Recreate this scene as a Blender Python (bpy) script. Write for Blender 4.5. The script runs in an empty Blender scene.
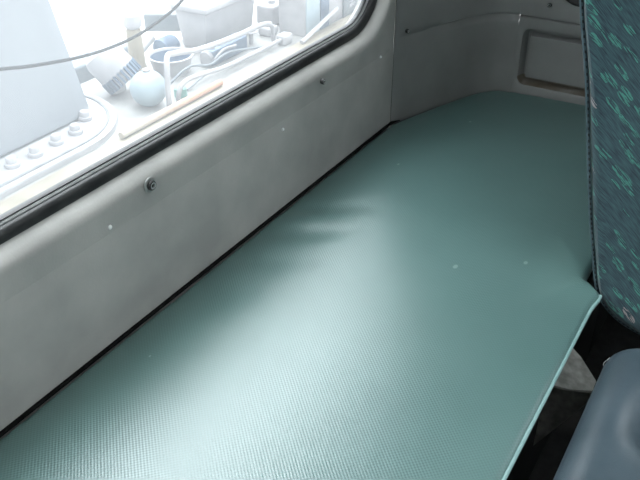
import bpy, bmesh, math, random
from mathutils import Vector, Matrix
random.seed(7)
S = bpy.context.scene
COL = S.collection
PI = math.pi

# ------------------------------------------------------------------ camera
cam_d = bpy.data.cameras.new('camera')
cam_d.sensor_width = 36.0
cam_d.lens = 45.0
cam_d.clip_start = 0.02
cam = bpy.data.objects.new('camera', cam_d)
COL.objects.link(cam)
Xc = (0.51392558, 0.46433627, -0.72129906)   # world X in camera coordinates
Yc = (-0.85783477, 0.27818211, -0.43212755)
Zc = (0.0, 0.84083681, 0.5412887)
cam.matrix_world = Matrix((Xc + (0.0,), Yc + (-0.81175,), Zc + (1.35,), (0, 0, 0, 1)))
S.camera = cam

# ------------------------------------------------------------------ world, sun, exposure
w = bpy.data.worlds.new('world'); S.world = w; w.use_nodes = True
nt = w.node_tree; nt.nodes.clear()
wo = nt.nodes.new('ShaderNodeOutputWorld'); bg = nt.nodes.new('ShaderNodeBackground')
bg.inputs[0].default_value = (0.93, 0.965, 1.0, 1)
# hazy sky: even cloud, brighter where the sun stands behind it
SKY_BASE, SKY_GLOW, SKY_POW = 2.05, 11.0, 8.5
wg = nt.nodes.new('ShaderNodeTexCoord'); wd = nt.nodes.new('ShaderNodeVectorMath'); wd.operation = 'DOT_PRODUCT'
wd.inputs[1].default_value = Vector((0.52, 0.36, 1.0)).normalized()
nt.links.new(wg.outputs['Generated'], wd.inputs[0])
ws = nt.nodes.new('ShaderNodeSeparateXYZ'); nt.links.new(wg.outputs['Generated'], ws.inputs[0])
wz = nt.nodes.new('ShaderNodeMapRange')      # a little dimmer towards the horizon
wz.inputs[1].default_value = 0.0; wz.inputs[2].default_value = 0.9; wz.inputs[3].default_value = SKY_BASE * 0.6; wz.inputs[4].default_value = SKY_BASE * 1.35
nt.links.new(ws.outputs[2], wz.inputs[0])
wm = nt.nodes.new('ShaderNodeMath'); wm.operation = 'MAXIMUM'; wm.inputs[1].default_value = 0.0
wp = nt.nodes.new('ShaderNodeMath'); wp.operation = 'POWER'; wp.inputs[1].default_value = SKY_POW
wq = nt.nodes.new('ShaderNodeMath'); wq.operation = 'MULTIPLY_ADD'; wq.inputs[1].default_value = SKY_GLOW; nt.links.new(wz.outputs[0], wq.inputs[2])
nt.links.new(wd.outputs['Value'], wm.inputs[0]); nt.links.new(wm.outputs[0], wp.inputs[0]); nt.links.new(wp.outputs[0], wq.inputs[0])
nt.links.new(wq.outputs[0], bg.inputs[1])
nt.links.new(bg.outputs[0], wo.inputs[0])

sun_d = bpy.data.lights.new('sun', 'SUN'); sun_d.energy = 0.8; sun_d.angle = math.radians(2)
sun_d.color = (1.0, 0.97, 0.92)
sun = bpy.data.objects.new('sun', sun_d); COL.objects.link(sun)
sun.rotation_euler = Vector((0.45, 0.16, -0.88)).to_track_quat('-Z', 'Y').to_euler()

S.view_settings.view_transform = 'Standard'
S.view_settings.look = 'None'
S.view_settings.exposure = 0.45
S.view_settings.gamma = 1.0
S.view_settings.use_curve_mapping = False

# ------------------------------------------------------------------ helpers
def tag(o, label=None, cat=None, group=None, kind=None):
    if label: o['label'] = label
    if cat: o['category'] = cat
    if group: o['group'] = group
    if kind: o['kind'] = kind
    return o

def obj(name, bm, mat, parent=None, smooth=True, angle=40, recalc=True):
    if recalc: bmesh.ops.recalc_face_normals(bm, faces=bm.faces)
    me = bpy.data.meshes.new(name); bm.to_mesh(me); bm.free()
    me.materials.append(mat)
    if smooth:
        me.shade_smooth()
        try: me.set_sharp_from_angle(angle=math.radians(angle))
        except Exception: pass
    o = bpy.data.objects.new(name, me); COL.objects.link(o)
    if parent: o.parent = parent
    return o

def thing(name, label, cat, loc=(0, 0, 0), group=None):
    o = bpy.data.objects.new(name, None); COL.objects.link(o); o.location = loc
    o.empty_display_size = 0.05
    return tag(o, label, cat, group)

def add_box(bm, x0, x1, y0, y1, z0, z1, bev=0.0, seg=3, taper=None, mat4=None):
    vs = []
    for z in (z0, z1):
        for x, y in ((x0, y0), (x1, y0), (x1, y1), (x0, y1)):
            if taper and z == z1:
                cx, cy = (x0 + x1) / 2, (y0 + y1) / 2
                x = cx + (x - cx) * taper[0]; y = cy + (y - cy) * taper[1]
            v = Vector((x, y, z))
            if mat4: v = mat4 @ v
            vs.append(bm.verts.new(v))
    fs = []
    for idx in ((3, 2, 1, 0), (4, 5, 6, 7), (0, 1, 5, 4), (1, 2, 6, 5), (2, 3, 7, 6), (3, 0, 4, 7)):
        fs.append(bm.faces.new([vs[i] for i in idx]))
    if bev > 0:
        ed = set()
        for f in fs: ed.update(f.edges)
        bmesh.ops.bevel(bm, geom=list(ed), offset=bev, segments=seg, profile=0.5, affect='EDGES')
    return bm

def box(*a, **k):
    return add_box(bmesh.new(), *a, **k)

def smooth_path(pts, n=8):
    pts = [Vector(p) for p in pts]; out = []
    P = [pts[0] * 2 - pts[1]] + pts + [pts[-1] * 2 - pts[-2]]
    for i in range(1, len(P) - 2):
        p0, p1, p2, p3 = P[i - 1:i + 3]
        for k in range(n):
            t = k / n
            out.append(0.5 * ((2 * p1) + (-p0 + p2) * t + (2 * p0 - 5 * p1 + 4 * p2 - p3) * t * t + (-p0 + 3 * p1 - 3 * p2 + p3) * t ** 3))
    out.append(pts[-1]); return out

def add_tube(bm, pts, r, n=10, cap=True):
    pts = [Vector(p) for p in pts]
    rs = r if isinstance(r, (list, tuple)) else [r] * len(pts)
    prev = None; rings = []
    for i, p in enumerate(pts):
        t = (pts[min(i + 1, len(pts) - 1)] - pts[max(i - 1, 0)]).normalized()
        if prev is None:
            a = Vector((0, 0, 1)) if abs(t.z) < 0.9 else Vector((1, 0, 0))
            u = t.cross(a).normalized()
        else:
            u = (prev - t * prev.dot(t)).normalized()
        prev = u; v = t.cross(u)
        rings.append([bm.verts.new(p + (u * math.cos(2 * PI * k / n) + v * math.sin(2 * PI * k / n)) * rs[i]) for k in range(n)])
    for a, b in zip(rings, rings[1:]):
        for k in range(n): bm.faces.new((a[k], a[(k + 1) % n], b[(k + 1) % n], b[k]))
    if cap: bm.faces.new(rings[0][::-1]); bm.faces.new(rings[-1])
    return bm

def tube(pts, r, n=10): return add_tube(bmesh.new(), pts, r, n)

def add_lathe(bm, prof, n=32, M=None, cap0=True, cap1=True):
    """prof: list of (radius, z)"""
    rings = []
    for r, z in prof:
        ring = []
        for k in range(n):
            v = Vector((r * math.cos(2 * PI * k / n), r * math.sin(2 * PI * k / n), z))
            ring.append(bm.verts.new(M @ v if M else v))
        rings.append(ring)
    for a, b in zip(rings, rings[1:]):
        for k in range(n): bm.faces.new((a[k], a[(k + 1) % n], b[(k + 1) % n], b[k]))
    if cap0: bm.faces.new(rings[0][::-1])
    if cap1: bm.faces.new(rings[-1])
    return bm

def rrect(x0, x1, z0, z1, r, n=8):
    """rounded rectangle, list of (x,z) with corner index info"""
    out = []
    for ci, (cx, cz, a0) in enumerate(((x1 - r, z1 - r, 0), (x0 + r, z1 - r, 90), (x0 + r, z0 + r, 180), (x1 - r, z0 + r, 270))):
        for k in range(n + 1):
            a = math.radians(a0 + 90 * k / n)
            out.append((cx + r * math.cos(a), cz + r * math.sin(a)))
    return out

def rect_ring(X0, X1, Z0, Z1, inner, n=8):
    """points on the outer rectangle matched with rrect()"""
    out = []
    cor = ((X1, Z1), (X0, Z1), (X0, Z0), (X1, Z0))
    for ci in range(4):
        seg = inner[ci * (n + 1):(ci + 1) * (n + 1)]
        Cx, Cz = cor[ci]
        a, b = seg[0], seg[-1]
        if ci in (0, 2): A = (Cx, a[1]); B = (b[0], Cz)
        else: A = (a[0], Cz); B = (Cx, b[1])
        h = n // 2
        for k in range(n + 1):
            if k <= h: t = k / h; out.append((A[0] + (Cx - A[0]) * t, A[1] + (Cz - A[1]) * t))
            else: t = (k - h) / (n - h); out.append((Cx + (B[0] - Cx) * t, Cz + (B[1] - Cz) * t))
    return out

def loft(rings3, close_last=False, close_first=False, loop=False, closed=True):
    bm = bmesh.new(); R = [[bm.verts.new(p) for p in r] for r in rings3]
    n = len(R[0])
    pairs = list(zip(R, R[1:])) + ([(R[-1], R[0])] if loop else [])
    for a, b in pairs:
        for k in range(n if closed else n - 1): bm.faces.new((a[k], a[(k + 1) % n], b[(k + 1) % n], b[k]))
    if close_last: bm.faces.new(R[-1])
    if close_first: bm.faces.new(R[0][::-1])
    return bm

# ------------------------------------------------------------------ materials
def new_mat(name):
    m = bpy.data.materials.new(name); m.use_nodes = True
    return m, m.node_tree, m.node_tree.nodes['Principled BSDF']

def setp(p, **k):
    names = dict(rough='Roughness', metal='Metallic', spec='Specular IOR Level', coat='Coat Weight', coatr='Coat Roughness', sheen='Sheen Weight', sheenr='Sheen Roughness')
    for a, v in k.items(): p.inputs[names[a]].default_value = v

def noise_mat(name, c1, c2, scale=20, rough=0.6, bump=0.0, bscale=200, bdist=0.001, detail=4, **k):
    m, t, p = new_mat(name)
    tc = t.nodes.new('ShaderNodeTexCoord'); no = t.nodes.new('ShaderNodeTexNoise')
    no.inputs['Scale'].default_value = scale; no.inputs['Detail'].default_value = detail
    t.links.new(tc.outputs['Object'], no.inputs['Vector'])
    cr = t.nodes.new('ShaderNodeValToRGB')
    cr.color_ramp.elements[0].position = 0.35; cr.color_ramp.elements[0].color = (*c1, 1)
    cr.color_ramp.elements[1].position = 0.68; cr.color_ramp.elements[1].color = (*c2, 1)
    t.links.new(no.outputs[0], cr.inputs[0]); t.links.new(cr.outputs[0], p.inputs['Base Color'])
    p.inputs['Roughness'].default_value = rough
    if bump:
        n2 = t.nodes.new('ShaderNodeTexNoise'); n2.inputs['Scale'].default_value = bscale
        n2.inputs['Detail'].default_value = 3
        t.links.new(tc.outputs['Object'], n2.inputs['Vector'])
        b = t.nodes.new('ShaderNodeBump'); b.inputs['Strength'].default_value = bump; b.inputs['Distance'].default_value = bdist
        t.links.new(n2.outputs[0], b.inputs['Height']); t.links.new(b.outputs[0], p.inputs['Normal'])
    setp(p, **k)
    return m

M = {}
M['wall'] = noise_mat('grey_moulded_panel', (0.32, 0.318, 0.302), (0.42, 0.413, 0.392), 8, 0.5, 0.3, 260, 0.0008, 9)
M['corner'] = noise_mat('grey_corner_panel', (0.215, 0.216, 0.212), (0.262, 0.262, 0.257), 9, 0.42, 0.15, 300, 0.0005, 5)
M['ceiling'] = noise_mat('pale_headliner', (0.70, 0.70, 0.68), (0.76, 0.76, 0.74), 12, 0.9)
M['floor'] = noise_mat('black_rubber_floor', (0.012, 0.012, 0.012), (0.03, 0.03, 0.03), 30, 0.7)
M['dark'] = noise_mat('dark_bunk_base', (0.012, 0.013, 0.014), (0.022, 0.023, 0.024), 12, 0.7)
M['gap_shade'] = noise_mat('black_gap_shade', (0.004, 0.004, 0.004), (0.008, 0.008, 0.008), 40, 0.9, spec=0.1)
M['rubber'] = noise_mat('black_window_rubber', (0.012, 0.013, 0.014), (0.03, 0.032, 0.032), 40, 0.38, 0.15, 300, 0.0005)
M['chrome'] = noise_mat('chrome_screw', (0.8, 0.8, 0.8), (0.9, 0.9, 0.9), 40, 0.28, metal=0.55)
M['bright'] = noise_mat('bright_zinc_screw', (0.88, 0.88, 0.88), (0.95, 0.95, 0.95), 40, 0.3, metal=0.25)
M['blackmetal'] = noise_mat('black_fastener', (0.012, 0.012, 0.012), (0.03, 0.03, 0.03), 60, 0.5)
M['washer'] = noise_mat('grey_washer', (0.22, 0.23, 0.22), (0.3, 0.31, 0.3), 60, 0.35)
M['vinyl'] = noise_mat('grey_blue_vinyl', (0.052, 0.076, 0.092), (0.072, 0.100, 0.120), 14, 0.33, 0.5, 420, 0.0007)
M['strip'] = noise_mat('grey_filler_strip', (0.30, 0.31, 0.31), (0.42, 0.43, 0.43), 60, 0.35)
M['thread'] = noise_mat('white_thread', (0.5, 0.5, 0.5), (0.6, 0.6, 0.6), 50, 0.8)
M['bracket'] = noise_mat('lightened_grey_metal', (0.17, 0.17, 0.155), (0.36, 0.355, 0.33), 45, 0.6)
M['piping'] = noise_mat('mattress_piping', (0.22, 0.37, 0.36), (0.28, 0.44, 0.43), 60, 0.4)  # lighter than the cover: the edge highlight is put into the colour
M['seatpiping'] = noise_mat('seat_piping', (0.05, 0.085, 0.10), (0.085, 0.13, 0.15), 60, 0.8)
M['stitch'] = noise_mat('dark_stitching', (0.006, 0.008, 0.01), (0.012, 0.014, 0.016), 60, 0.8)
# outside
M['ground'] = noise_mat('pale_concrete_ground', (0.45, 0.44, 0.42), (0.55, 0.54, 0.52), 1.5, 0.9)
M['deck'] = noise_mat('pale_deck_paint', (0.16, 0.16, 0.16), (0.26, 0.26, 0.25), 6, 0.6)
M['housing'] = noise_mat('pale_blue_grey_paint', (0.19, 0.208, 0.232), (0.21, 0.23, 0.253), 2, 0.5)
M['white'] = noise_mat('white_paint', (0.30, 0.30, 0.315), (0.38, 0.38, 0.395), 8, 0.5)
M['offwhite'] = noise_mat('off_white_paint', (0.30, 0.30, 0.315), (0.36, 0.36, 0.375), 8, 0.5)
M['cream'] = noise_mat('cream_paint', (0.20, 0.175, 0.13), (0.25, 0.22, 0.17), 10, 0.6)
M['bluegrey'] = noise_mat('blue_grey_metal', (0.055, 0.09, 0.145), (0.10, 0.15, 0.215), 14, 0.5)
M['slate'] = noise_mat('slate_grey_metal', (0.12, 0.145, 0.165), (0.17, 0.195, 0.215), 10, 0.5)
M['cyan'] = noise_mat('pale_cyan_paint', (0.24, 0.31, 0.35), (0.28, 0.35, 0.39), 10, 0.45)
M['teal'] = noise_mat('teal_paint', (0.12, 0.32, 0.29), (0.18, 0.38, 0.34), 10, 0.5)
M['cable'] = noise_mat('black_cable', (0.02, 0.022, 0.025), (0.035, 0.04, 0.045), 60, 0.8, spec=0.1)
M['seal'] = noise_mat('slate_ring_seal', (0.12, 0.13, 0.14), (0.2, 0.21, 0.22), 20, 0.5)

# brown dirt collected along the bottom groove of the end wall recess
t = M['corner'].node_tree; pz = t.nodes['Principled BSDF']
old = pz.inputs['Base Color'].links[0].from_socket
tcx = t.nodes.new('ShaderNodeTexCoord'); sz = t.nodes.new('ShaderNodeSeparateXYZ'); t.links.new(tcx.outputs['Object'], sz.inputs[0])
ns = t.nodes.new('ShaderNodeTexNoise'); ns.inputs['Scale'].default_value = 25; t.links.new(tcx.outputs['Object'], ns.inputs['Vector'])
def _m(op, a, b_):
    q = t.nodes.new('ShaderNodeMath'); q.operation = op
    for i_, v in enumerate((a, b_)):
        if isinstance(v, (int, float)): q.inputs[i_].default_value = v
        else: t.links.new(v, q.inputs[i_])
    return q.outputs[0]
band = _m('MULTIPLY', _m('LESS_THAN', sz.outputs[2],   .550), _m('GREATER_THAN', sz.outputs[0], 2.0465))
band = _m('MULTIPLY', _m('MULTIPLY', band, ns.outputs[0]), 1.3)
mxx = t.nodes.new('ShaderNodeMix'); mxx.data_type = 'RGBA'; t.links.new(band, mxx.inputs['Factor'])
t.links.new(old, mxx.inputs['A']); mxx.inputs['B'].default_value = (0.14, 0.105, 0.065, 1)
t.links.new(mxx.outputs['Result'], pz.inputs['Base Color'])

# orange hose: cream at one end, orange at the other
m, t, p = new_mat('faded_orange_hose')
tc = t.nodes.new('ShaderNodeTexCoord'); sx = t.nodes.new('ShaderNodeSeparateXYZ')
t.links.new(tc.outputs['Object'], sx.inputs[0])
cr = t.nodes.new('ShaderNodeValToRGB'); mr = t.nodes.new('ShaderNodeMapRange')
mr.inputs[1].default_value = 2.25; mr.inputs[2].default_value = 2.65
t.links.new(sx.outputs[0], mr.inputs[0]); t.links.new(mr.outputs[0], cr.inputs[0])
cr.color_ramp.elements[0].color = (0.36, 0.32, 0.26, 1); cr.color_ramp.elements[1].color = (0.38, 0.20, 0.12, 1)
t.links.new(cr.outputs[0], p.inputs['Base Color']); p.inputs['Roughness'].default_value = 0.5
M['orange'] = m

# glass with a translucent veil mixed in, bright haze over the outside view
m, t, p = new_mat('veiled_window_glass'); t.nodes.remove(p)
out = t.nodes['Material Output']
tr = t.nodes.new('ShaderNodeBsdfTransparent'); tr.inputs[0].default_value = (0.95, 0.97, 0.97, 1)
gl = t.nodes.new('ShaderNodeBsdfGlossy'); gl.inputs['Roughness'].default_value = 0.02
tl = t.nodes.new('ShaderNodeBsdfTranslucent'); tl.inputs[0].default_value = (0.9, 0.93, 0.96, 1)
fr = t.nodes.new('ShaderNodeFresnel'); fr.inputs[0].default_value = 1.45
ge = t.nodes.new('ShaderNodeNewGeometry'); io = t.nodes.new('ShaderNodeMapRange')
io.inputs[3].default_value = 1.45; io.inputs[4].default_value = 1 / 1.45
t.links.new(ge.outputs['Backfacing'], io.inputs[0]); t.links.new(io.outputs[0], fr.inputs[0])
m1 = t.nodes.new('ShaderNodeMixShader'); m2 = t.nodes.new('ShaderNodeMixShader')
t.links.new(fr.outputs[0], m1.inputs[0]); t.links.new(tr.outputs[0], m1.inputs[1]); t.links.new(gl.outputs[0], m1.inputs[2])
tc = t.nodes.new('ShaderNodeTexCoord'); no = t.nodes.new('ShaderNodeTexNoise'); no.inputs['Scale'].default_value = 5
t.links.new(tc.outputs['Object'], no.inputs['Vector'])
mr = t.nodes.new('ShaderNodeMapRange'); mr.inputs[3].default_value = 0.075; mr.inputs[4].default_value = 0.11
t.links.new(no.outputs[0], mr.inputs[0]); t.links.new(mr.outputs[0], m2.inputs[0])
t.links.new(m1.outputs[0], m2.inputs[1]); t.links.new(tl.outputs[0], m2.inputs[2])
t.links.new(m2.outputs[0], out.inputs[0])
M['glass'] = m
VEIL = mr

# mattress vinyl with an embossed basket grid
m, t, p = new_mat('embossed_green_vinyl')
tc = t.nodes.new('ShaderNodeTexCoord'); mp = t.nodes.new('ShaderNodeMapping')
t.links.new(tc.outputs['Object'], mp.inputs[0])
sx = t.nodes.new('ShaderNodeSeparateXYZ'); t.links.new(mp.outputs[0], sx.inputs[0])
def mth(tree, op, a, b=None, c=None):
    n = tree.nodes.new('ShaderNodeMath'); n.operation = op
    for i, v in enumerate((a, b, c)):
        if v is None: continue
        if isinstance(v, (int, float)): n.inputs[i].default_value = v
        else: tree.links.new(v, n.inputs[i])
    return n.outputs[0]
kx = 2 * PI / 0.0062
sxx = mth(t, 'SINE', mth(t, 'MULTIPLY', sx.outputs[0], kx))
syy = mth(t, 'SINE', mth(t, 'MULTIPLY', sx.outputs[1], kx))
prod = mth(t, 'MULTIPLY', sxx, syy)
b = t.nodes.new('ShaderNodeBump'); b.inputs['Strength'].default_value = 0.4; b.inputs['Distance'].default_value = 0.00035
t.links.new(prod, b.inputs['Height']); t.links.new(b.outputs[0], p.inputs['Normal'])
no = t.nodes.new('ShaderNodeTexNoise'); no.inputs['Scale'].default_value = 4.0; no.inputs['Detail'].default_value = 5
t.links.new(tc.outputs['Object'], no.inputs['Vector'])
cr = t.nodes.new('ShaderNodeValToRGB')
cr.color_ramp.elements[0].position = 0.3; cr.color_ramp.elements[0].color = (0.088, 0.168, 0.160, 1)
cr.color_ramp.elements[1].position = 0.7; cr.color_ramp.elements[1].color = (0.108, 0.198, 0.188, 1)
t.links.new(no.outputs[0], cr.inputs[0])
hsv = t.nodes.new('ShaderNodeHueSaturation'); t.links.new(cr.outputs[0], hsv.inputs['Color'])
t.links.new(mth(t, 'MULTIPLY_ADD', prod, 0.10, 1.0), hsv.inputs['Value'])
# a few small pale scuffs
scuffs = [(1.167, -0.403, 0.008), (1.249, -0.509, 0.007), (1.489, -0.128, 0.005), (1.794, -0.18, 0.005), (0.695, -0.079, 0.003)]
tot = None
for (qx, qy, rr) in scuffs:
    dx = mth(t, 'SUBTRACT', sx.outputs[0], qx); dy = mth(t, 'SUBTRACT', sx.outputs[1], qy)
    d = mth(t, 'SQRT', mth(t, 'ADD', mth(t, 'MULTIPLY', dx, dx), mth(t, 'MULTIPLY', mth(t, 'MULTIPLY', dy, dy), 2.5)))
    q = mth(t, 'MAXIMUM', mth(t, 'SUBTRACT', 1.0, mth(t, 'DIVIDE', d, rr)), 0.0)
    tot = q if tot is None else mth(t, 'ADD', tot, q)
mx = t.nodes.new('ShaderNodeMix'); mx.data_type = 'RGBA'
t.links.new(mth(t, 'MINIMUM', tot, 0.35), mx.inputs['Factor'])
t.links.new(hsv.outputs[0], mx.inputs['A']); mx.inputs['B'].default_value = (0.5, 0.6, 0.6, 1)
t.links.new(mx.outputs['Result'], p.inputs['Base Color'])
setp(p, rough=0.30, spec=1.0)
M['mattress'] = m; MATT = p

# patterned seat fabric
m, t, p = new_mat('patterned_seat_fabric')
tc = t.nodes.new('ShaderNodeTexCoord')
mp = t.nodes.new('ShaderNodeMapping'); mp.inputs['Rotation'].default_value = (math.radians(-43), 0, 0)
t.links.new(tc.outputs['Object'], mp.inputs[0])
sc1 = t.nodes.new('ShaderNodeMapping'); sc1.inputs['Scale'].default_value = (50, 42, 700)
t.links.new(mp.outputs[0], sc1.inputs[0])
n1 = t.nodes.new('ShaderNodeTexNoise'); n1.inputs['Scale'].default_value = 1; n1.inputs['Detail'].default_value = 3
t.links.new(sc1.outputs[0], n1.inputs[0])
cr1 = t.nodes.new('ShaderNodeValToRGB')
E_ = cr1.color_ramp.elements
E_[0].position = 0.34; E_[0].color = (0.018, 0.034, 0.052, 1)
E_[1].position = 0.62; E_[1].color = (0.045, 0.105, 0.118, 1)
t.links.new(n1.outputs[0], cr1.inputs[0])
# clouds of stronger teal
n3 = t.nodes.new('ShaderNodeTexNoise'); n3.inputs['Scale'].default_value = 9; n3.inputs['Detail'].default_value = 2
t.links.new(tc.outputs['Object'], n3.inputs[0])
# flecks: stretched voronoi cells
sc2 = t.nodes.new('ShaderNodeMapping'); sc2.inputs['Scale'].default_value = (20, 28, 95)
t.links.new(mp.outputs[0], sc2.inputs[0])
vo = t.nodes.new('ShaderNodeTexVoronoi'); vo.feature = 'F1'; vo.inputs['Scale'].default_value = 1.0
t.links.new(sc2.outputs[0], vo.inputs['Vector'])
sep = t.nodes.new('ShaderNodeSeparateColor'); t.links.new(vo.outputs['Color'], sep.inputs[0])
sel = mth(t, 'GREATER_THAN', sep.outputs[0], 0.60)
inner = mth(t, 'LESS_THAN', vo.outputs['Distance'], 0.50)
thr = mth(t, 'GREATER_THAN', n1.outputs[0], 0.50)
ringm = mth(t, 'GREATER_THAN', vo.outputs['Distance'], 0.20)
mask = mth(t, 'MULTIPLY', mth(t, 'MULTIPLY', mth(t, 'MULTIPLY', sel, inner), thr), ringm)
pink = mth(t, 'GREATER_THAN', sep.outputs[1], 0.9)
mxc = t.nodes.new('ShaderNodeMix'); mxc.data_type = 'RGBA'
t.links.new(pink, mxc.inputs['Factor']); mxc.inputs['A'].default_value = (0.07, 0.30, 0.24, 1); mxc.inputs['B'].default_value = (0.42, 0.36, 0.36, 1)
mx = t.nodes.new('ShaderNodeMix'); mx.data_type = 'RGBA'
t.links.new(mth(t, 'MULTIPLY', mask, 0.75), mx.inputs['Factor']); t.links.new(cr1.outputs[0], mx.inputs['A']); t.links.new(mxc.outputs['Result'], mx.inputs['B'])
t.links.new(mx.outputs['Result'], p.inputs['Base Color'])
bb = t.nodes.new('ShaderNodeBump'); bb.inputs['Strength'].default_value = 0.4; bb.inputs['Distance'].default_value = 0.001
t.links.new(n1.outputs[0], bb.inputs['Height']); t.links.new(bb.outputs[0], p.inputs['Normal'])
setp(p, rough=0.85, sheen=0.25)
M['fabric'] = m

# ------------------------------------------------------------------ cab shell
XN, XF = -0.55, 2.042          # near and far side walls
YF = -2.1                      # windscreen wall
ZC = 1.85                      # ceiling
GX0, GX1, GZ0, GZ1, GR = 0.02, 1.665, 0.780, 1.64, 0.115     # rear glass
NC = 8

def ring(off, y, x0=GX0, x1=GX1, z0=GZ0, z1=GZ1, r=GR):
    ox = off if off < .024 else .024 + (off - .024) * .35     # the lip is narrower beside the panel joint
    return [(x, y, z) for x, z in rrect(x0 - off, x1 + ox, z0 - off, z1 + off, max(r + off, 0.005), NC)]

# back wall: moulded lip round the opening then flat panel with a shallow crease
inner = rrect(GX0 - .12, 1.6994, GZ0 - .075, GZ1 + .12, .17, NC)
def rec(x0, x1, z0, z1, y): return [(x, y, z) for x, z in rect_ring(x0, x1, z0, z1, inner, NC)]
rings = [ring(.019, .075), ring(.019, .040), ring(.0245, .0300), ring(.0275, .0235), ring(.0305, .0160), ring(.0338, .0098),
         ring(.0377, .0050), ring(.042, .0018), ring(.0485, .0)]
rings.append([(x, 0.0, z) for x, z in inner])
rings.append(rec(XN, 1.7005, .692, ZC, 0.0))
bm = loft(rings)
# lower part of the panel below the crease, set forward by a hair
vs = [[bm.verts.new((x, y, z)) for x in (XN, 1.7005)] for y, z in ((0.0, .692), (-.0009, .689), (-.0009, .30), (0, 0.0))]
for a, c in zip(vs, vs[1:]): bm.faces.new((a[0], a[1], c[1], c[0]))
wall_back = tag(obj('wall_back', bm, M['wall'], angle=60), kind='structure')

# window: rubber seal + glass
win = bpy.data.objects.new('window_1', None); COL.objects.link(win); win.location = (0, 0, 0); tag(win, kind='structure')
prof = [(.012, .062), (.000, .056), (-.001, .049), (.0005, .045), (.003, .046), (.0065, .046), (.0075, .039), (.010, .033), (.014, .0305), (.019, .0300), (.0245, .0295), (.0280, .036), (.019, .062)]
obj('trim_strip', loft([ring(a, y) for a, y in ((.0028, .0465), (.0032, .0435), (.0055, .0420), (.0070, .0425), (.0068, .0465))], loop=True), M['strip'], win, angle=50)
obj('rubber_seal', loft([ring(a, y) for a, y in prof], loop=True), M['rubber'], win, angle=50)
rg = ring(.004, .050); rg2 = ring(.004, .0545)
obj('glass_pane', loft([rg, rg2], close_last=True, close_first=True), M['glass'], win, smooth=False)

# corner panel: follows the plan path, with a ledge at z .715
path = [(1.702, -.001), (1.725, -.006), (1.78, -.024), (1.846, -.048), (1.92, -.076), (1.975, -.100), (2.005, -.120), (2.025, -.142), (2.037, -.168), (2.042, -.195)]
zr = [(0, 0), (.50, 0), (.69, 0), (.704, -.001), (.711, .004), (.716, .004), (.720, -.006), (.735, -.008), (1.2, -.008), (ZC, -.008)]
bm = bmesh.new(); G = []
sp = smooth_path([(a, b_, 0) for a, b_ in path], 4)
for i, q in enumerate(sp):
    tdir = (sp[min(i + 1, len(sp) - 1)] - sp[max(i - 1, 0)]).normalized()
    nrm = Vector((-abs(tdir.y), -abs(tdir.x), 0))           # into the cab
    fade = min(1.0, max(0.0, (i / (len(sp) - 1) - .05) / .5))
    G.append([bm.verts.new((q.x - nrm.x * o * fade, q.y - nrm.y * o * fade, z)) if o > 0 else bm.verts.new((q.x + nrm.x * -o * fade, q.y + nrm.y * -o * fade, z)) for z, o in zr])
for a, c in zip(G, G[1:]):
    for k in range(len(zr) - 1): bm.faces.new((a[k], c[k], c[k + 1], a[k + 1]))
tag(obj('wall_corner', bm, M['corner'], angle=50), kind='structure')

# vertical joint strip between the two panels
tag(obj('trim_1', tube([(1.7015, -.0005, .50), (1.7015, -.0005, 1.2), (1.7015, -.0005, ZC)], .0009, 6), M['dark']), kind='structure')

gpts = [(XN + .01 + i * .05, -.0042, .4985) for i in range(44)] + [(1.66, -.0042, .4985), (1.70, -.0044, .4985), (1.712, -.0065, .4975), (1.735, -.012, .494)]  # black strip added along the wall, standing for the shade in the mattress gap
tag(obj('gap_shade_strip', tube([q for q in gpts if q[0] < 1.61 or q[0] >= 1.66], [.0038] * (len([q for q in gpts if q[0] < 1.61 or q[0] >= 1.66]) - 2) + [.0026, .0010], 8), M['gap_shade']), kind='structure')

# far side wall with moulded recess, and a door window in front of the seat
def xring(x, y0, y1, z0, z1, r, off=0):
    return [(x, a, b_) for a, b_ in rrect(y0 - off, y1 + off, z0 - off, z1 + off, max(r + off, .004), NC)]
RY0, RY1, RZ0, RZ1, RR = -.66, -.212, .532, .680, .018
base_ = rrect(RY0, RY1, RZ0, RZ1, RR, NC)
outer_r = [(XF, a, b_) for a, b_ in rect_ring(-.86, -.195, .0, .711, base_, NC)]
rings = [outer_r, xring(XF, RY0, RY1, RZ0, RZ1, RR, .010), xring(XF + .003, RY0, RY1, RZ0, RZ1, RR, .003),
         xring(XF + .026, RY0, RY1, RZ0, RZ1, RR, -.003), xring(XF + .030, RY0, RY1, RZ0, RZ1, RR, -.006), xring(XF + .030, RY0, RY1, RZ0, RZ1, RR, -.012),
         xring(XF + .012, RY0, RY1, RZ0, RZ1, RR, -.017), xring(XF + .010, RY0, RY1, RZ0, RZ1, RR, -.0179)]
bm = loft(rings, close_last=True)
# upper part above ledge
rows = [(.711, 0), (.716, .004), (.720, -.006), (.735, -.008), (ZC, -.008)]
vv = [[bm.verts.new((XF + o * f_, y, z)) for y, f_ in ((-.195, 1), (-.78, 1), (-.86, 0))] for z, o in rows]
for a, c in zip(vv, vv[1:]):
    for k in (0, 1): bm.faces.new((a[k], a[k + 1], c[k + 1], c[k]))
inner2 = rrect(-1.85, -.98, .85, 1.5, .08, NC)
rr2 = [[(XF + .04, a, b_) for a, b_ in inner2], [(XF, a, b_) for a, b_ in inner2], [(XF, a, b_) for a, b_ in rect_ring(YF, -.86, 0, ZC, inner2, NC)]]
R_ = [[bm.verts.new(p_) for p_ in r_] for r_ in rr2]
for a, c in zip(R_, R_[1:]):
    for k in range(len(a)): bm.faces.new((a[k], a[(k + 1) % len(a)], c[(k + 1) % len(a)], c[k]))
wall_far = tag(obj('wall_far', bm, M['corner'], angle=50), kind='structure')
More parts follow.
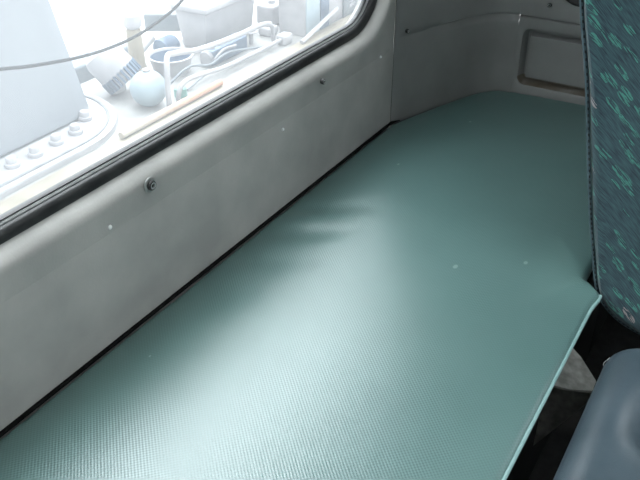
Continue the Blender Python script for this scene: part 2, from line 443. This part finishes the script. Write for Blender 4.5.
tag(obj('window_2', loft([[(XF + .03, a, b_) for a, b_ in rrect(-1.86, -.97, .84, 1.51, .08, NC)], [(XF + .035, a, b_) for a, b_ in rrect(-1.86, -.97, .84, 1.51, .08, NC)]], close_last=True, close_first=True), M['glass'], smooth=False), kind='structure')

# near side wall with door window
ny0, ny1, nz0, nz1 = -1.90, -.75, .80, 1.60
inn = rrect(ny0, ny1, nz0, nz1, .08, NC)
tag(obj('wall_near', loft([[(XN - .04, a, b_) for a, b_ in inn], [(XN, a, b_) for a, b_ in inn], [(XN, a, b_) for a, b_ in rect_ring(YF, 0, 0, ZC, inn, NC)]]), M['wall'], angle=50), kind='structure')
i2 = rrect(ny0 - .01, ny1 + .01, nz0 - .01, nz1 + .01, .08, NC)
tag(obj('window_3', loft([[(XN - .03, a, b_) for a, b_ in i2], [(XN - .035, a, b_) for a, b_ in i2]], close_last=True, close_first=True), M['glass'], smooth=False), kind='structure')

# front wall with windscreen
inn = rrect(XN + .12, 1.45, .95, 1.72, .10, NC)
tag(obj('wall_front', loft([[(a, YF - .04, b_) for a, b_ in inn], [(a, YF, b_) for a, b_ in inn], [(a, YF, b_) for a, b_ in rect_ring(XN, XF, 0, ZC, inn, NC)]]), M['wall'], angle=50), kind='structure')
i2 = rrect(XN + .11, 1.46, .94, 1.73, .10, NC)
tag(obj('window_4', loft([[(a, YF - .03, b_) for a, b_ in i2], [(a, YF - .035, b_) for a, b_ in i2]], close_last=True, close_first=True), M['glass'], smooth=False), kind='structure')

hx0, hx1, hy0, hy1 = .45, 1.30, -1.50, -.78  # unseen roof hatch, added to let in light from above
inn = rrect(hx0, hx1, hy0, hy1, .06, NC)
outr = rect_ring(XN - .06, XF + .08, YF - .06, .08, inn, NC)
tag(obj('ceiling', loft([[(a, b_, ZC) for a, b_ in inn], [(a, b_, ZC) for a, b_ in outr], [(a, b_, ZC + .05) for a, b_ in outr], [(a, b_, ZC + .05) for a, b_ in inn]], loop=True), M['ceiling'], smooth=False), kind='structure')
i2 = rrect(hx0 + .001, hx1 - .001, hy0 + .001, hy1 - .001, .06, NC)
tag(obj('added_roof_hatch', loft([[(a, b_, ZC + .02) for a, b_ in i2], [(a, b_, ZC + .025) for a, b_ in i2]], close_last=True, close_first=True), M['glass'], smooth=False), kind='structure')
tag(obj('floor', box(XN - .06, XF + .08, YF - .06, .08, -.06, 0.0), M['floor'], smooth=False), kind='structure')

# ------------------------------------------------------------------ bunk
bunk = thing('bunk_mattress', 'long green embossed vinyl bunk mattress lying along the grey back wall under the window', 'mattress', (0, 0, .0035))
def wall_y(x):
    if x <= 1.70: return 0.0
    P = [(1.70, 0.0)] + path[1:]
    for (xa, ya), (xb, yb) in zip(P, P[1:]):
        if x <= xb: return ya + (yb - ya) * (x - xa) / (xb - xa)
    return path[-1][1]
def g(x, c, s): return math.exp(-((x - c) / s) ** 2)
def sstep(a, b, x):
    t_ = max(0, min(1, (x - a) / (b - a))); return t_ * t_ * (3 - 2 * t_)
def front_y(x):
    return -.650 - .006 * g(x, 1.235, .03) + .033 * sstep(1.232, 1.264, x)
def top_dz(x, y):
    d = .0085 - (.085 if y > -.4 else .125) * (y + .4) ** 2      # the foam is a little crowned
    d -= .0034 * g(x + y * .5, 1.09, .030) * g(y, -.09, .07)
    d -= .0034 * g(x + y * .5, 1.20, .028) * g(y, -.08, .07)
    d -= .0022 * g(x + y * .4, .98, .030) * g(y, -.08, .06)
    d += .0025 * g(x, 1.175, .03) * g(y, -.06, .05)
    d -= .003 * g(x + y * .4, .86, .05) * g(y, -.06, .06)
    d -= .002 * g(y, wall_y(x), .05)
    d += .002 * math.sin(x * 7 + 1) * math.sin(y * 9)
    # pull towards the pinned front corner beside the seat
    u = (x - 1.24) * .5 + (y + .62) * .86
    d += .004 * g(u, .0, .012) * g(math.hypot(x - 1.24, y + .62), 0, .09)
    d -= .005 * g(x, 1.30, .05) * g(y, -.64, .05)
    return d
xs = [XN + .02 + i * (1.62 - XN - .02) / 180 for i in range(181)]
xs += [1.62 + .410 * i / 50 for i in range(1, 51)]
TH, RA = .115, .014
bm = bmesh.new(); G = []
for x in xs:
    yf = front_y(x); yb = wall_y(x) - .0078 - (.004 if x > 1.70 else 0)
    endf = 1.0
    row = []
    pts = [(yf + .075, -TH), (yf + .06, -TH + .006), (yf + .045, -.095), (yf + .022, -.06), (yf + .008, -.035), (yf, -RA)]
    for k in range(1, 6):
        a = PI / 2 * k / 6; pts.append((yf + RA - RA * math.cos(a), -RA + RA * math.sin(a)))
    pts.append((yf + RA, 0))
    n = 70
    for k in range(1, n): pts.append((yf + RA + (yb - RA - yf - RA) * k / n, 0))
    pts.append((yb - RA, 0))
    for k in range(1, 7):
        a = PI / 2 * k / 6; pts.append((yb - .007 + .007 * math.sin(a), -.007 + .007 * math.cos(a)))
    pts += [(yb, -TH)]
    for y, z in pts: row.append(bm.verts.new((x, y, .5 + z + (top_dz(x, y) if z > -.05 else 0))))
    G.append(row)
for a, c in zip(G, G[1:]):
    for k in range(len(a) - 1): bm.faces.new((a[k], c[k], c[k + 1], a[k + 1]))
    bm.faces.new((a[-1], c[-1], c[0], a[0]))
bm.faces.new(G[0]); bm.faces.new(G[-1][::-1])
obj('cover', bm, M['mattress'], bunk, angle=70)
pp = []
for i in range(140):
    x = XN + .03 + i * (2.02 - XN) / 139
    if x > 1.245: break
    pp.append((x, front_y(x) + .0015, .5 - .007 + top_dz(x, front_y(x))))
obj('piping', tube(pp, .0032, 8), M['piping'], bunk)

base = thing('storage_locker', 'black storage locker carrying the green mattress', 'locker', (0, 0, 0))
bm = box(XN + .02, 1.68, -.60, -.01, 0.0, .384, .006)
obj('locker_body', bm, M['dark'], base)
bm = box(1.68, 2.02, -.60, -.20, 0.0, .384, .006)
obj('locker_end', bm, M['dark'], base)

# grey bracket below the mattress edge, colour raised for the light on it
br = thing('support_bracket', 'grey metal bracket sticking out under the mattress edge beside the seat', 'bracket', (1.18, -.60, .38))
bm = bmesh.new()
T = [(-.07, -.001), (.075, -.001), (.050, -.045), (.005, -.094), (-.012, -.090), (-.045, -.050)]
top = [bm.verts.new((a, b_, -.012 + b_ * .3)) for a, b_ in T]; bot = [bm.verts.new((a, b_, -.017 + b_ * .3)) for a, b_ in T]
bm.faces.new(top); bm.faces.new(bot[::-1])
for k in range(len(T)): bm.faces.new((top[k], bot[k], bot[(k + 1) % len(T)], top[(k + 1) % len(T)]))
obj('plate', bm, M['bracket'], br, smooth=False)
bm = bmesh.new()
T = [(-.001, -.013), (-.092, -.040), (-.080, -.085), (-.001, -.24)]
for s in (0.0, .005):
    pass
a_ = [bm.verts.new((.000, y, z)) for y, z in T]; c_ = [bm.verts.new((.006, y, z)) for y, z in T]
bm.faces.new(a_); bm.faces.new(c_[::-1])
for k in range(4): bm.faces.new((a_[k], c_[k], c_[(k + 1) % 4], a_[(k + 1) % 4]))
obj('gusset', bm, M['bracket'], br, smooth=False)

# ------------------------------------------------------------------ seat beside the bunk
seat = thing('cab_seat', 'high cab seat in dark blue fabric with green flecks beside the bunk front edge', 'seat', (1.47, -.90, 0))
def sl(x, y, z): return (x - 1.47, y + .90, z)
# side outline of the backrest (y,z): rear edge leans back over the bunk
outl = [(-.545, 1.16), (-.520, 1.08), (-.527, 1.00), (-.556, .88), (-.579, .76), (-.603, .65), (-.626, .56), (-.641, .505), (-.655, .475), (-.688, .445),
        (-.735, .428), (-.800, .420), (-.850, .435), (-.868, .480), (-.850, .60), (-.815, .76), (-.770, .92), (-.720, 1.06), (-.690, 1.13), (-.660, 1.18), (-.600, 1.195)]
sm = [Vector((0, a, b_)) for a, b_ in outl]
sm = smooth_path([tuple(v) for v in sm] + [tuple(sm[0])], 4)[:-1]
cy_ = sum(v.y for v in sm) / len(sm); cz_ = sum(v.z for v in sm) / len(sm)
X0, X1 = 1.245, 1.735
prof = [(X0 + .002, .80), (X0 - .004, .90), (X0 + .001, .955), (X0 + .012, .985), (X0 + .028, 1.0), (X0 + .10, 1.0), (X0 + .245, .995), (X1 - .10, 1.0), (X1 - .028, 1.0), (X1 - .012, .985), (X1 - .001, .955), (X1 + .004, .90), (X1 - .002, .80)]
rings = []
for x, s in prof:
    r_ = []
    for v in sm:
        d = Vector((0, v.y - cy_, v.z - cz_)); L = d.length
        k = (L - (1 - s) * .22) / L
        r_.append(sl(x, cy_ + d.y * k, cz_ + d.z * k))
    rings.append(r_)
obj('backrest', loft(rings, close_first=True, close_last=True), M['fabric'], seat, angle=60)
# piping with stitches down the rear edge of the bolster
k0 = rings[3]
pip = k0[:44]
pip3 = [Vector(q) + Vector((-.002, .004, 0)) for q in pip]
obj('piping', tube(pip3, .0035, 8), M['seatpiping'], seat)
bm = bmesh.new()
dense = []
for a, c in zip(pip3, pip3[1:]):
    for k in range(8): dense.append(a.lerp(c, k / 8))
acc = 0
for i in range(len(dense) - 1):
    acc += (dense[i + 1] - dense[i]).length
    if acc > .0085:
        acc = 0
        dd = (dense[i + 1] - dense[i]).normalized() * .0022
        c = dense[i] + Vector((-.0032, -.0016, 0))
        add_tube(bm, [c - dd, c + dd], .0011, 5)
o = obj('stitching', bm, M['stitch'], seat)
# seat cushion, base, head restraint
bm = box(*[1.245 - 1.47, 1.735 - 1.47], -1.36 + .90, -.80 + .90, .27, .425, .045, 5)
obj('seat_cushion', bm, M['fabric'], seat)
bm = box(-.17, .17, -.40, .06, .0, .27, .01)
obj('seat_base', bm, M['dark'], seat)
bm = box(-.13, .13, .235, .335, 1.24, 1.42, .035, 4)
obj('head_restraint', bm, M['fabric'], seat)
for s in (-.06, .06): obj('head_restraint_post', tube([(s, .275, 1.15), (s, .285, 1.28)], .007, 10), M['chrome'], seat)

# ------------------------------------------------------------------ grey vinyl pad
con = thing('centre_console', 'rounded grey vinyl console pad in front of the bunk edge', 'console', (.85, -.86, 0))
bm = bmesh.new()
# lofted rounded body with a dished top
nx, ny = 40, 30
X0c, X1c, Y0c, Y1c = -.45, .305, -.19, .158
def cheight(u, v):
    x = X0c + (X1c - X0c) * u; y = Y0c + (Y1c - Y0c) * v
    h = .522
    R1, R2 = .055, .10
    e = min(v, 1 - v) * (Y1c - Y0c)
    if e < R1: h -= R1 - math.sqrt(max(R1 * R1 - (R1 - e) ** 2, 0))
    ex = (1 - u) * (X1c - X0c)
    if ex < R2: h -= (R2 - math.sqrt(max(R2 * R2 - (R2 - ex) ** 2, 0))) * .75
    h -= .055 * g(x, .090, .05) * g(y, .045, .035)
    return h
us = [i / nx for i in range(nx + 1)]
us = [1 - (1 - u) ** 1.6 for u in us]
vs_ = [.5 - .5 * math.cos(PI * i / ny) for i in range(ny + 1)]
grid = []
for u in us:
    row = []
    for v in vs_:
        x = X0c + (X1c - X0c) * u; y = Y0c + (Y1c - Y0c) * v
        # round the far corners in plan
        rc = .07; ex = X1c - x; yc = (Y0c + Y1c) / 2; hw = (Y1c - Y0c) / 2
        lim = hw if ex > rc else hw - rc + math.sqrt(max(rc * rc - (rc - ex) ** 2, 0))
        y = yc + (y - yc) * lim / hw
        row.append(bm.verts.new((x, y, cheight(u, v))))
    grid.append(row)
for a, c in zip(grid, grid[1:]):
    for k in range(ny): bm.faces.new((a[k], c[k], c[k + 1], a[k + 1]))
edge_loop = [grid[i][0] for i in range(nx + 1)] + grid[nx][1:ny] + [grid[i][ny] for i in range(nx, -1, -1)] + grid[0][1:ny][::-1]
low = [bm.verts.new((v.co.x, v.co.y, 0.0)) for v in edge_loop]
mid = [bm.verts.new((v.co.x, v.co.y, .41)) for v in edge_loop]
n = len(low)
for k in range(n):
    bm.faces.new((edge_loop[k], edge_loop[(k + 1) % n], mid[(k + 1) % n], mid[k]))
    bm.faces.new((mid[k], mid[(k + 1) % n], low[(k + 1) % n], low[k]))
bm.faces.new(low)
bmesh.ops.remove_doubles(bm, verts=bm.verts, dist=1e-5)
obj('body', bm, M['vinyl'], con, angle=60)
for i in range(5):
    x = .135 + i * .021
    obj('stitch', tube([(x, .1575, .468), (x + .012, .1575, .4685)], .0013, 6), M['stitch'], con)
bm = tube(smooth_path([(.232, .157, .470), (.235, .159, .475), (.239, .157, .478), (.237, .155, .483), (.241, .153, .486)], 5), .0006, 5)
obj('loose_thread', bm, M['thread'], con)

# ------------------------------------------------------------------ fasteners on the panels
ROTB = Matrix.Rotation(PI / 2, 4, 'X')          # +Z of the lathe points to -Y, into the cab
def bolt(loc, label, r=.0075, mat4=None, wash=True):
    t_ = thing('socket_bolt', label, 'bolt', loc, 'socket bolts on the grey panels')
    R4 = mat4 or ROTB
    if wash: obj('washer', add_lathe(bmesh.new(), [(r * 1.5, -.001), (r * 1.5, .001), (r * 1.35, .002), (r * .9, .002)], 28, R4), M['washer'], t_)
    obj('bolt_head', add_lathe(bmesh.new(), [(r * .9, .0), (r, .0025), (r, .006), (r * .85, .0075), (r * .60, .0075), (r * .55, .0035), (r * .3, .003)], 24, R4), M['blackmetal'], t_)
    obj('rim', add_lathe(bmesh.new(), [(r * .62, .0070), (r * .63, .0080), (r * .52, .0080), (r * .50, .0070), (r * .50, .0050), (r * .62, .0050)], 24, R4, cap0=False, cap1=False), M['chrome'], t_)
    return t_
bolt((.821, -.0035, .734), 'black socket bolt with grey washer on the wall panel, nearest the camera', .0085)
bolt((1.355, -.0035, .727), 'small black bolt on the wall panel below the middle of the window edge', .0058, None, False)
def dir_mat(nx_, ny_):
    return Vector((nx_, ny_, 0)).to_track_quat('Z', 'Y').to_matrix().to_4x4()
bolt((1.742, -.0115, .727), 'small black bolt on the corner panel just past the panel seam', .0052, dir_mat(-.3, -.95), False)
bolt((2.034, -.271, .755), 'small black bolt high on the end wall beside the seat', .0056, dir_mat(-1, 0), False)
def screw(loc, label, r=.0042):
    o = obj('panel_screw', add_lathe(bmesh.new(), [(r, 0), (r * .97, .001), (r * .8, .0022), (r * .45, .003), (r * .2, .0031)], 20, ROTB), M['bright'])
    o.location = loc
    return tag(o, label, 'screw', 'small bright screws on the wall panel')
screw((.728, 0.0, .703), 'small bright screw on the wall panel left of the big socket bolt', .0040)
screw((1.208, -.0018, .676), 'small bright screw in the middle of the wall panel under the window', .0034)
screw((1.632, 0.0, .693), 'small bright screw on the wall panel beside the vertical seam', .0032)

# dark round speaker grille at the top of the end wall
sp_ = thing('speaker_grille', 'dark round grille at the top of the end wall beside the seat', 'speaker', (2.034, -.345, .822))
RX = dir_mat(-1, 0)
obj('grille', add_lathe(bmesh.new(), [(.060, 0), (.060, .004), (.054, .008), (.046, .006), (.02, .008), (.004, .0085)], 40, RX), M['blackmetal'], sp_)

# ------------------------------------------------------------------ outside: ground and machine deck
tag(obj('ground', box(-25, 45, -25, 45, -1.45, -1.35), M['ground'], smooth=False), kind='structure')
deck = tag(obj('machine_deck', box(-.6, 5.0, 1.46, 2.05, -.22, -.10, .01), M['deck']), 'pale machine deck outside the window under the equipment', 'deck')
edge = tag(obj('deck_rail', box(-.6, 5.0, 1.355, 1.46, -.24, -.085, .02), M['cream']), 'cream painted edge rail of the deck running along the window bottom', 'rail')
# legs of the deck
for i, x in enumerate((-.3, 4.6)):
    o = obj('deck_support', box(x - .1, x + .1, 1.5, 1.9, -1.35, -.22, .01), M['slate'])
    tag(o, 'slate steel support under the %s end of the machine deck' % ('near', 'far')[i], 'support')

# machine housing with flange and bolts
hs = thing('machine_housing', 'large pale blue machine housing with bolted flange outside the window', 'machine', (1.6, 1.9, -.1))
bm = bmesh.new()
def hb(z, s, xr):
    return [(-1.6 - .2, -.21 + s), (xr - .11, -.21 + s), (xr, -.15 + s), (xr, .13), (-1.8, .13)]
Z_ = [(0.03, 0, .70), (1.0, .05, .52), (1.25, .10, .45)]
rr_ = [[(a, b_, z) for a, b_ in hb(z, s, xr)] for z, s, xr in Z_]
bm = loft(rr_, close_first=True, close_last=True)
bmesh.ops.bevel(bm, geom=[e for e in bm.edges], offset=.012, segments=2, affect='EDGES')
obj('body', bm, M['housing'], hs, angle=30)
# flange plate
fl = [(-2.0, -.42), (.42, -.42)]
for k in range(1, 13):
    a = -PI / 2 + PI / 2 * k / 12; fl.append((.42 + .40 * math.cos(a), -.02 + .40 * math.sin(a)))
fl += [(.82, .12), (-2.0, .12)]
rr_ = [[(a * (1 if i_ < 3 else 1), b_, z) for a, b_ in fl] for i_, z in enumerate((.0, .026))]
bm = loft(rr_, close_first=True, close_last=True)
bmesh.ops.bevel(bm, geom=[e for e in bm.edges], offset=.006, segments=2, affect='EDGES')
obj('flange', bm, M['white'], hs, angle=30)
fp = [(a, b_, .033) for a, b_ in fl[:-2]]
fp = [(a, b_ + .03 if i_ < 2 else b_, c__) for i_, (a, b_, c__) in enumerate(fp)]
ins = [(-2.0, -.385, .028), (.42, -.385, .028)] + [(.42 + .365 * math.cos(-PI / 2 + PI / 2 * k / 12), -.02 + .365 * math.sin(-PI / 2 + PI / 2 * k / 12), .028) for k in range(1, 13)]
obj('ring_seal', tube(ins, .007, 8), M['seal'], hs)
for (bx_, by_) in ((-.25, -.29), (-.08, -.30), (.02, -.30), (.14, -.295), (.25, -.30), (.37, -.29), (.48, -.285), (.60, -.22), (.68, -.12), (.71, .0)):
    obj('flange_bolt', add_lathe(bmesh.new(), [(.030, .026), (.032, .036), (.030, .042), (.022, .044), (.022, .060), (.018, .066), (.008, .067)], 12, Matrix.Translation((bx_, by_, 0))), M['white'], hs)

# hanging cable just outside the glass
cp = smooth_path([(-.3, .3, 1.95), (.1, .3, 1.35), (.5, .3, .97), (.70, .3, .893), (.81, .3, .870), (.90, .3, .850), (1.02, .3, .832), (1.13, .3, .830), (1.22, .3, .843), (1.30, .3, .868), (1.45, .3, .95), (1.7, .3, 1.2), (1.95, .3, 1.95)], 8)
tag(obj('hanging_cable', tube(cp, .0032, 8), M['cable']), 'black cable hanging in a curve across the window outside', 'cable')

DZ = -.10
# ribbed air cleaner drum
ac = thing('ribbed_drum', 'white drum with blue-grey ribs on the deck right of the machine housing', 'filter', (2.53, 1.81, DZ + .012))
TL = Matrix.Translation((0, 0, .115)) @ Matrix.Rotation(math.radians(-20), 4, 'Y') @ Matrix.Rotation(math.radians(-35), 4, 'X') @ Matrix.Scale(.9, 4)
obj('drum', add_lathe(bmesh.new(), [(.03, .115), (.07, .112), (.092, .10), (.102, .07), (.104, .0), (.104, -.03)], 36, TL), M['white'], ac)
bm = bmesh.new()
for k in range(26):
    a = 2 * PI * k / 26
    R4 = TL @ Matrix.Rotation(a, 4, 'Z')
    add_box(bm, .085, .108, -.005, .005, -.09, -.025, .0, mat4=R4)
obj('rib', bm, M['bluegrey'], ac, smooth=False)['kind'] = 'stuff'
obj('core', add_lathe(bmesh.new(), [(.09, -.09), (.092, -.028)], 36, TL), M['white'], ac)
obj('foot', box(-.035, .035, -.03, .03, 0, .035, .004), M['offwhite'], ac)

# cream post with knob
po = thing('capped_post', 'cream post with a pale rounded cap behind the drum', 'post', (2.73, 1.85, DZ))
obj('shaft', add_lathe(bmesh.new(), [(.040, 0), (.042, .06), (.038, .07), (.036, .24), (.030, .25)], 24), M['cream'], po)
obj('cap', add_lathe(bmesh.new(), [(.030, .25), (.042, .26), (.044, .285), (.036, .312), (.016, .325), (.006, .328)], 24), M['offwhite'], po)
obj('handle', tube([(0, 0, .30), (.03, .05, .33)], .010, 8), M['offwhite'], po)

# pale sphere tank
st = thing('round_tank', 'pale cyan round tank low beside the drum', 'tank', (2.505, 1.585, DZ))
obj('tank', add_lathe(bmesh.new(), [(.012, .0)] + [(.082 * math.sin(a), .082 - .082 * math.cos(a)) for a in [PI * k / 20 for k in range(2, 19)]] + [(.012, .163)], 36), M['cyan'], st)
obj('neck', add_lathe(bmesh.new(), [(.018, .158), (.018, .172), (.010, .174)], 20), M['white'], st)

# open bowl / drum behind the tank
bo = thing('open_bucket', 'white bucket with blue-grey inside behind the round tank', 'bucket', (2.885, 1.775, DZ))
obj('shell', add_lathe(bmesh.new(), [(.085, 0), (.105, .075), (.113, .080), (.113, .086), (.104, .086), (.100, .076)], 36, cap1=False), M['white'], bo)
obj('lining', add_lathe(bmesh.new(), [(.100, .076), (.082, .012), (.02, .010)], 36, cap0=False), M['bluegrey'], bo)

# handrails / hoses
t1 = smooth_path([(2.51, 1.475, -.099), (2.512, 1.475, 0.0), (2.525, 1.48, .085), (2.57, 1.51, .125), (2.68, 1.56, .095), (2.85, 1.58, .055), (3.02, 1.60, .03), (3.2, 1.60, .02), (3.43, 1.60, .015), (3.52, 1.60, -.02), (3.53, 1.60, -.099)], 6)
tag(obj('handrail', tube(t1, .013, 10), M['white']), 'white bent tube rising by the round tank and running past the bin', 'rail', 'white bent tubes on the deck')
t2 = smooth_path([(2.60, 1.50, -.10), (2.61, 1.50, -.055), (2.66, 1.50, -.02), (2.79, 1.51, -.032), (2.95, 1.515, -.055), (3.11, 1.52, -.065), (3.3, 1.52, -.068), (3.50, 1.52, -.07)], 6)
hr = thing('fitted_hose', 'white low hose with a square end fitting in front of the bin', 'hose', (0, 0, 0), 'white bent tubes on the deck')
obj('hose', tube(t2, .011, 10), M['white'], hr)
obj('end_fitting', box(3.48, 3.56, 1.49, 1.55, -.10, -.045, .01), M['white'], hr)
t3 = smooth_path([(2.15, 1.430, -.069), (2.4, 1.430, -.069), (2.6, 1.430, -.069), (2.75, 1.430, -.069), (2.83, 1.43, -.069)], 4)
tag(obj('orange_hose', tube(t3, .016, 10), M['orange']), 'faded orange hose lying on the cream deck rail', 'hose')
tag(obj('teal_can', add_lathe(bmesh.new(), [(.03, 0), (.03, .04), (.022, .045), (.01, .046)], 20, Matrix.Translation((2.66, 1.535, DZ))), M['teal']), 'small teal can behind the orange hose', 'can')

# big tapered bin with lid
bi = thing('tapered_bin', 'large white tapered bin with a lid standing on the deck', 'bin', (3.42, 1.89, DZ))
bm = bmesh.new()
add_box(bm, -.21, .21, -.075, .075, 0, .20, .006, 2, taper=(1.08, 1.35))
obj('body', bm, M['offwhite'], bi, angle=30)
obj('lid', box(-.245, .245, -.12, .12, .20, .235, .01, 3), M['white'], bi)
# engine block
en = thing('engine_block', 'blue-grey engine block in front of the white bin', 'engine', (3.17, 1.67, DZ))
obj('block', box(-.13, .17, -.035, .05, 0, .078, .008), M['bluegrey'], en)
for i in range(4):
    obj('cap', add_lathe(bmesh.new(), [(.016, .078), (.016, .092), (.010, .096)], 14, Matrix.Translation((-.09 + i * .07, 0, 0))), M['white'], en)
obj('pulley', add_lathe(bmesh.new(), [(.035, 0), (.04, .006), (.03, .012), (.04, .018), (.035, .024)], 24, Matrix.Translation((-.16, -.01, .045)) @ Matrix.Rotation(PI / 2, 4, 'Y')), M['white'], en)
obj('pipe', tube(smooth_path([(-.15, -.02, .01), (-.12, -.05, .05), (-.05, -.048, .07), (.05, -.045, .06)], 6), .007, 8), M['white'], en)

# pale boxes right of the bin
spec = [((3.60, 1.68), .045, .04, .05, 'low pale rounded box between the white bin and the blue panel'), ((3.80, 1.79), .075, .06, .11, 'taller pale rounded box behind the low one, beside the blue panel')]
for (x, y), a, b_, h, lab in spec:
    t_ = thing('valve_box', lab, 'box', (x, y, DZ), 'pale rounded boxes on the deck')
    obj('body', box(-a, a, -b_, b_, 0, h, .014, 3), M['white'], t_)
    obj('cap', add_lathe(bmesh.new(), [(.022, h), (.022, h + .018), (.012, h + .022)], 18), M['offwhite'], t_)

# blue-grey panels at the right end of the deck
bp = thing('control_cabinet', 'pale cabinet with blue and slate panels at the far right end of the deck', 'cabinet', (4.1, 1.55, DZ))
obj('body', box(-.44, .50, -.075, .10, 0, .9, .006), M['white'], bp)
o = obj('blue_panel', box(-.285, -.195, -.085, -.075, .0, .88, .003), M['bluegrey'], bp); o['label'] = 'blue-grey panel'
obj('pale_panel', box(-.435, -.295, -.083, -.075, .0, .88, .003), M['cyan'], bp)
sd = obj('slate_panel', box(-.03, .49, -.088, -.075, .0, .88, .003), M['slate'], bp)
def stroke(x0, z0, x1, z1, wd=.004):
    obj('brush_stroke', tube([(x0, -.0885, z0), (x1, -.0885, z1)], wd * .5, 5), M['white'], sd)
for (ox, oz) in ((.02, .095), (.03, .045)):
    for q in ((0, .05, .05, .052), (.025, .06, .02, .0), (0, .025, .05, .03), (.0, .0, .02, .025), (.025, .028, .05, .0), (.01, .012, .045, .014)):
        stroke(ox + q[0] * 1.3, oz + q[1] * .7, ox + q[2] * 1.3, oz + q[3] * .7)
tag(obj('support_strut', tube([(3.52, 1.41, -.075), (3.93, 1.43, .0)], .012, 10), M['white']), 'white diagonal strut leaning before the blue panel', 'strut')

# background beams behind the deck
tag(obj('cross_beam', box(-.15, .15, -.04, .04, -.065, .035, .01, mat4=Matrix.Translation((3.38, 2.18, -.03)) @ Matrix.Rotation(math.radians(-59), 4, 'Z')), M['slate']), 'slate grey horizontal beam beyond the deck behind the post', 'beam')
tag(obj('dark_cowl', box(2.50, 3.0, 2.12, 2.26, -.3, -.05, .02), M['slate']), 'slate grey cowl behind the white drum', 'cowl')
bm = tube([(2.92, 2.09, -.13), (3.12, 2.10, -.05)], .022, 10)
tag(obj('brace', bm, M['offwhite']), 'pale diagonal brace left of the tapered bin', 'brace')

# more small equipment on the deck
tag(obj('fuel_line', tube(smooth_path([(2.62, 1.62, -.09), (2.8, 1.60, -.02), (2.95, 1.585, -.05), (3.1, 1.575, -.03), (3.38, 1.56, -.085)], 6), .006, 8), M['slate']), 'thin slate grey line looping before the blue-grey engine block', 'hose')
tag(obj('return_line', tube(smooth_path([(2.72, 1.545, -.093), (2.9, 1.555, -.07), (3.1, 1.548, -.09), (3.3, 1.55, -.075), (3.42, 1.545, -.093)], 6), .005, 8), M['slate']), 'thin grey line lying between the engine block and the low white hose', 'hose')
vw = thing('shutoff_valve', 'small pale hand wheel on a stem right of the engine block', 'valve', (3.42, 1.67, DZ))
obj('stem', add_lathe(bmesh.new(), [(.012, 0), (.012, .06), (.016, .065), (.016, .075)], 16), M['offwhite'], vw)
obj('wheel', tube([(.032 * math.cos(2 * PI * k / 20), .032 * math.sin(2 * PI * k / 20), .068) for k in range(21)], .005, 8), M['white'], vw)
obj('spoke', tube([(-.032, 0, .068), (.032, 0, .068)], .004, 6), M['white'], vw)
pu = thing('pump_motor', 'small blue-grey ribbed motor behind the bucket', 'motor', (3.04, 1.93, DZ))
RMX = Matrix.Translation((-.06, 0, .055)) @ Matrix.Rotation(PI / 2, 4, 'Y')
obj('motor_body', add_lathe(bmesh.new(), [(.02, 0), (.048, .004), (.052, .012)] + [(.052 if k % 2 else .046, .02 + .008 * k) for k in range(10)] + [(.05, .105), (.02, .11)], 28, RMX), M['bluegrey'], pu)
obj('foot', box(-.05, .04, -.03, .03, 0, .012, .002), M['slate'], pu)
